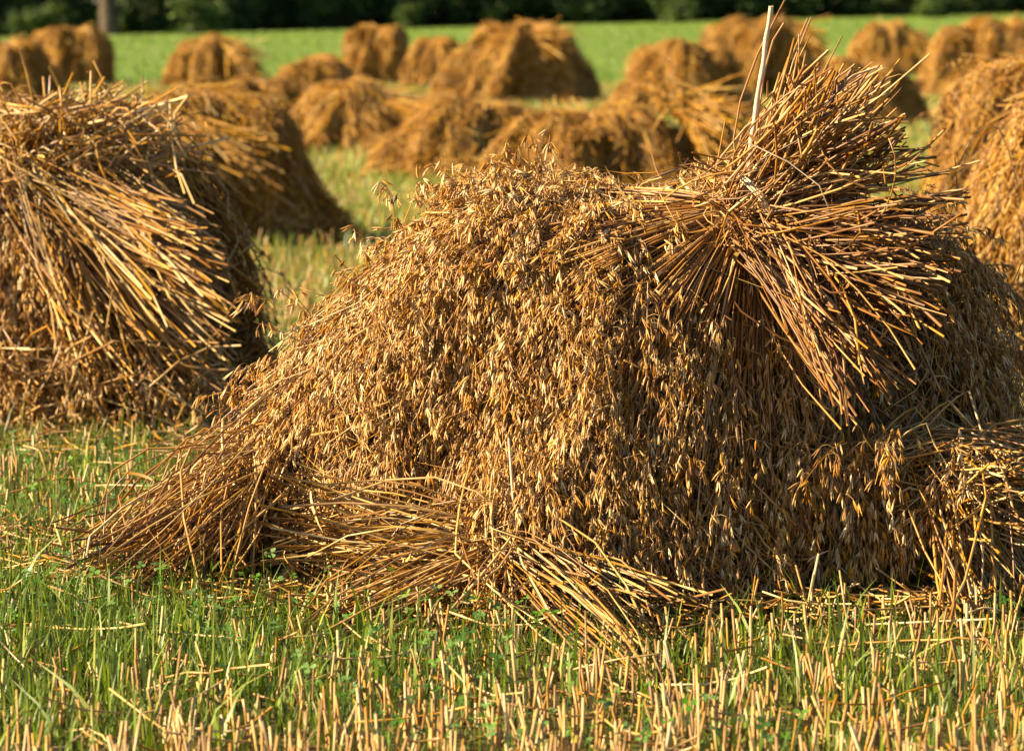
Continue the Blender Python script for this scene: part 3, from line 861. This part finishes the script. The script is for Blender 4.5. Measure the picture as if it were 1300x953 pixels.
    az = rng.uniform(0, TAU, n); l = rng.uniform(.05, .26, n)
    d = np.stack([np.cos(az), np.sin(az), rng.normal(.0, .16, n)], -1)
    tt = np.linspace(-.5, .5, 4)[None, :, None]
    P = np.stack([x, y, rng.uniform(.012, .055, n)], -1)[:, None] + d[:, None] * l[:, None, None] * tt + rng.normal(0, .01, (n, 1, 3)) * tt ** 2 * 4
    P[..., 2] = np.maximum(P[..., 2], .005)
    lit.tubes(P, .0021, rng.uniform(.2, 1, n))
    tag(lit.build('loose_straw', 'straw'), 'loose broken straw strewn over the stubble round the stooks', 'straw', kind='stuff')


field()


# ================================================================== TREES AT THE EDGE OF THE MEADOW
def crown_mesh(n, rx, rz, z0, seed, m, leaf=.2, clumps=34):
    r = np.random.default_rng(seed)
    c = r.normal(size=(clumps, 3)); c = unit(c) * (r.random((clumps, 1)) ** .5)
    c = c * np.array([rx, rx * .8, rz]) + np.array([0, 0, z0 + rz])
    k = r.integers(0, clumps, n); cs = r.uniform(.25, .5, clumps) * rx * .55
    p = c[k] + r.normal(size=(n, 3)) * cs[k][:, None] * np.array([.75, .75, .55])
    p[:, 2] = np.maximum(p[:, 2], .06)
    tv = np.array([(-.5, 0, -.1), (0, -.3, 0), (.5, 0, -.1), (0, .3, 0)]) * 1.0
    mb = MB(); d = unit(r.normal(size=(n, 3)) + np.array([0, -.2, .8]))
    mb.stamp(tv, np.array([[0, 1, 2, 3]]), p, d, leaf * r.uniform(.6, 1.4, n), np.clip(r.normal(.5, .22, n) + .1 * (k % 3 - 1), 0, 1))
    return mb, c


def tree_parts(name, seed, h, rx, low, leafn, root, m='leaf', tr=.22):
    mb, c = crown_mesh(leafn, rx, (h - low) / 2, low, seed, m, .34)
    crown = mb.build('crown', m, None, smooth=False); crown.parent = root
    t = MB(); r = np.random.default_rng(seed)
    zz = np.linspace(0, h * .72, 9)
    P = np.stack([.12 * np.sin(zz * .9 + seed), .1 * np.cos(zz * .7 + seed), zz - .1], -1)
    t.tubes(P[None], (tr * np.linspace(1.25, .25, 9))[None], np.array([.5]), sides=10)
    for q in range(min(9, len(c))):
        s0 = P[r.integers(3, 7)]; e = c[q]
        tt = np.linspace(0, 1, 4)[:, None]
        t.tubes((s0 * (1 - tt) + e * tt + np.array([0, 0, .3]) * (tt * (1 - tt)))[None], (tr * np.array([.4, .3, .2, .08]))[None], np.array([.5]), sides=6)
    trunk = t.build('trunk', 'bark', None); trunk.parent = root
    return crown, trunk


def copy_thing(src, loc, rot, scale, label):
    o = src.copy(); COL.objects.link(o); o.location = loc; o.rotation_euler = (0, 0, rot); o.scale = (scale,) * 3; o['label'] = label
    for ch in src.children:
        c = ch.copy(); COL.objects.link(c); c.parent = o
    return o


def treeline():
    TG, BG = 'trees along the far edge of the meadow', 'bushes along the far edge of the meadow'
    Y0 = 168
    tall = empty('tree', (0, 0, 0), 'x', 'tree', TG); tree_parts('tree', 3, 9, 3.6, 1.0, 9000, tall)
    mid = empty('tree', (0, 0, 0), 'x', 'tree', TG); tree_parts('tree', 8, 7.5, 3.2, .5, 8000, mid, tr=.16)
    pale = empty('tree', (0, 0, 0), 'x', 'tree', TG); tree_parts('tree', 14, 8, 3.0, 2.3, 6000, pale, 'leaf_light', .42)

    def bush(seed, m):
        o = empty('bush', (0, 0, 0), 'x', 'bush', BG)
        mb, c = crown_mesh(3200, 1.5, .95, .0, seed, m, .2, 20); b = mb.build('foliage', m, None, smooth=False); b.parent = o
        t = MB()
        for q in range(7):
            tt = np.linspace(0, 1, 4)[:, None]
            t.tubes(((1 - tt) * np.array([.1 * q - .3, 0, -.05]) + tt * c[q])[None], np.array([[.035, .03, .02, .01]]), np.array([.5]), sides=5)
        s = t.build('stem', 'bark', None); s.parent = o
        return o
    bd, bl = bush(31, 'leaf'), bush(32, 'leaf_light')
    used = {}

    def place(src, px, dy, rot, scl, label):
        y = Y0 + dy; x = (px - 650) / FPX * y
        loc = (x, y, float(gz(x, y)))
        if id(src) not in used:
            used[id(src)] = 1
            src.location = loc; src.rotation_euler = (0, 0, rot); src.scale = (scl,) * 3; src['label'] = label
        else:
            copy_thing(src, loc, rot, scl, label)
    same_t = 'dark tree with low hanging foliage in the unbroken dark stretch of the wood edge'
    place(pale, 138, -3, .4, 1.0, 'tree with a thick pale trunk standing clear between the dark bushes at left')
    place(tall, 40, 3, 0, 1.1, 'dark leafy tree at the far left end of the wood edge')
    place(mid, -60, -1, 1, 1.0, 'dark tree at the wood edge just beyond the left edge of the photo')
    place(tall, 270, 4, 2.2, 1.1, 'dark tree rising behind the lighter green bush at left')
    place(mid, 200, 8, 2.5, 1.0, 'dark tree in the gap right of the pale trunk')
    for i, px in enumerate((345, 420, 480, 545, 610, 690, 760, 830, 905)):
        place((tall, mid)[i % 2], px, (2, 6, 1, 8, 3, 7, 2, 5, 4)[i], i * 1.3, (1.05, 1.0, 1.15, .95)[i % 4], same_t)
    place(mid, 985, 3, .7, 1, 'dark tree whose foliage hangs behind the tip of the stake')
    place(tall, 1065, 5, 3.7, 1, 'dark tree right of the tip of the stake')
    place(mid, 1135, 3, 4.7, 1, 'dark tree directly behind the split farthest stook at right')
    place(tall, 1215, 6, 5.2, 1, 'dark tree behind the pale bush at the right of the wood edge')
    place(mid, 1300, 3, 5.9, 1.1, 'dark tree at the right end of the wood edge')
    place(tall, 1390, 4, 1.9, 1.1, 'dark tree beyond the right edge of the photo')
    # bushes and low growth at the foot of the trees
    place(bd, 15, -2, 0, 1.05, 'dark round bush at the far left of the wood edge')
    place(bd, 82, -2, 1.1, 1.1, 'dark bush just left of the pale trunk')
    place(bl, 255, -9, .3, .9, 'lighter green bush right of the pale trunk at left')
    place(bd, 190, -1, 2.1, .75, 'low dark bush between the pale trunk and the lighter green bush')
    same_b = 'dark bush in the unbroken dark stretch of the wood edge'
    for i, px in enumerate((315, 365, 415, 468, 520, 575, 632, 690, 745, 800, 850, 905, 960)):
        place(bd, px, (0, 1, -1, 1, 0, 1)[i % 6], i * 1.7, (1.1, .95, 1.2, 1.0)[i % 4], same_b)
    place(bd, 1015, 0, .2, 1.0, 'dark bush seen just right of the stake tip')
    place(bd, 1070, 1, 2.2, 1.0, 'dark bush left of the split farthest stook at right')
    place(bd, 1125, 0, 3.2, 1.0, 'dark bush behind the split farthest stook at right')
    place(bl, 1182, -8, 4.2, .85, 'lighter green bush above the gap between the two distant stooks at right')
    place(bd, 1240, 0, 5.2, 1.0, 'dark bush above the broad peaked stook at right')
    place(bd, 1295, 1, .9, 1.1, 'dark bush at the top right corner')
    place(bl, 52, -7, 2.6, .8, 'lighter green bush at the far left end of the wood edge')
    place(bl, 520, -6, 1.4, .6, 'small lighter green bush above the small round distant stook')
    place(bl, 850, -7, 5.3, .75, 'lighter green bush left of the stake tip')
    # the wood goes on behind
    mb = MB(); n = 26000
    x = rng.uniform(-46, 46, n); y = rng.uniform(Y0 + 10, Y0 + 24, n); z = gz(x, y) + rng.uniform(0, 1, n) ** 1.2 * (7 + 2 * noise2(x, y, 5, .25, 3))
    tv = np.array([(-.5, 0, -.1), (0, -.3, 0), (.5, 0, -.1), (0, .3, 0)])
    mb.stamp(tv, np.array([[0, 1, 2, 3]]), np.stack([x, y, np.maximum(z, .1)], -1), unit(rng.normal(size=(n, 3)) + np.array([0, -.4, .6])), rng.uniform(.5, 1.1, n), rng.uniform(0, .8, n))
    tag(mb.build('woodland', 'leaf', None, smooth=False), 'depth of the dark wood behind the trees at its edge', 'woodland', kind='stuff')


treeline()

# ================================================================== LIGHT
SUN_EL, SUN_AZ = R(25), R(262)          # azimuth measured clockwise from +Y; the sun stands left, behind the camera
sd = np.array([math.sin(SUN_AZ) * math.cos(SUN_EL), math.cos(SUN_AZ) * math.cos(SUN_EL), math.sin(SUN_EL)])
w = bpy.data.worlds.new('World'); sc.world = w; w.use_nodes = True
nt = w.node_tree
bg = nt.nodes['Background']; sky = nt.nodes.new('ShaderNodeTexSky')
sky.sky_type = 'NISHITA'; sky.sun_disc = False; sky.air_density = .75; sky.dust_density = .3; sky.sun_elevation = SUN_EL; sky.sun_rotation = SUN_AZ
nt.links.new(sky.outputs[0], bg.inputs[0]); bg.inputs[1].default_value = .05
ld = bpy.data.lights.new('sun', 'SUN'); ld.energy = 5.0; ld.angle = R(.5); ld.color = (1, .79, .49)
lo = bpy.data.objects.new('sun', ld); COL.objects.link(lo)
lo.rotation_euler = Vector([float(-q) for q in sd]).to_track_quat('-Z', 'Y').to_euler()
lo.location = (-20, -15, 20)

sc.view_settings.view_transform = 'Standard'; sc.view_settings.look = 'None'
sc.view_settings.exposure = 1.78; sc.view_settings.gamma = 1
sc.cycles.max_bounces = 5; sc.cycles.diffuse_bounces = 2; sc.cycles.glossy_bounces = 2
sc.cycles.transmission_bounces = 2; sc.cycles.use_denoising = True
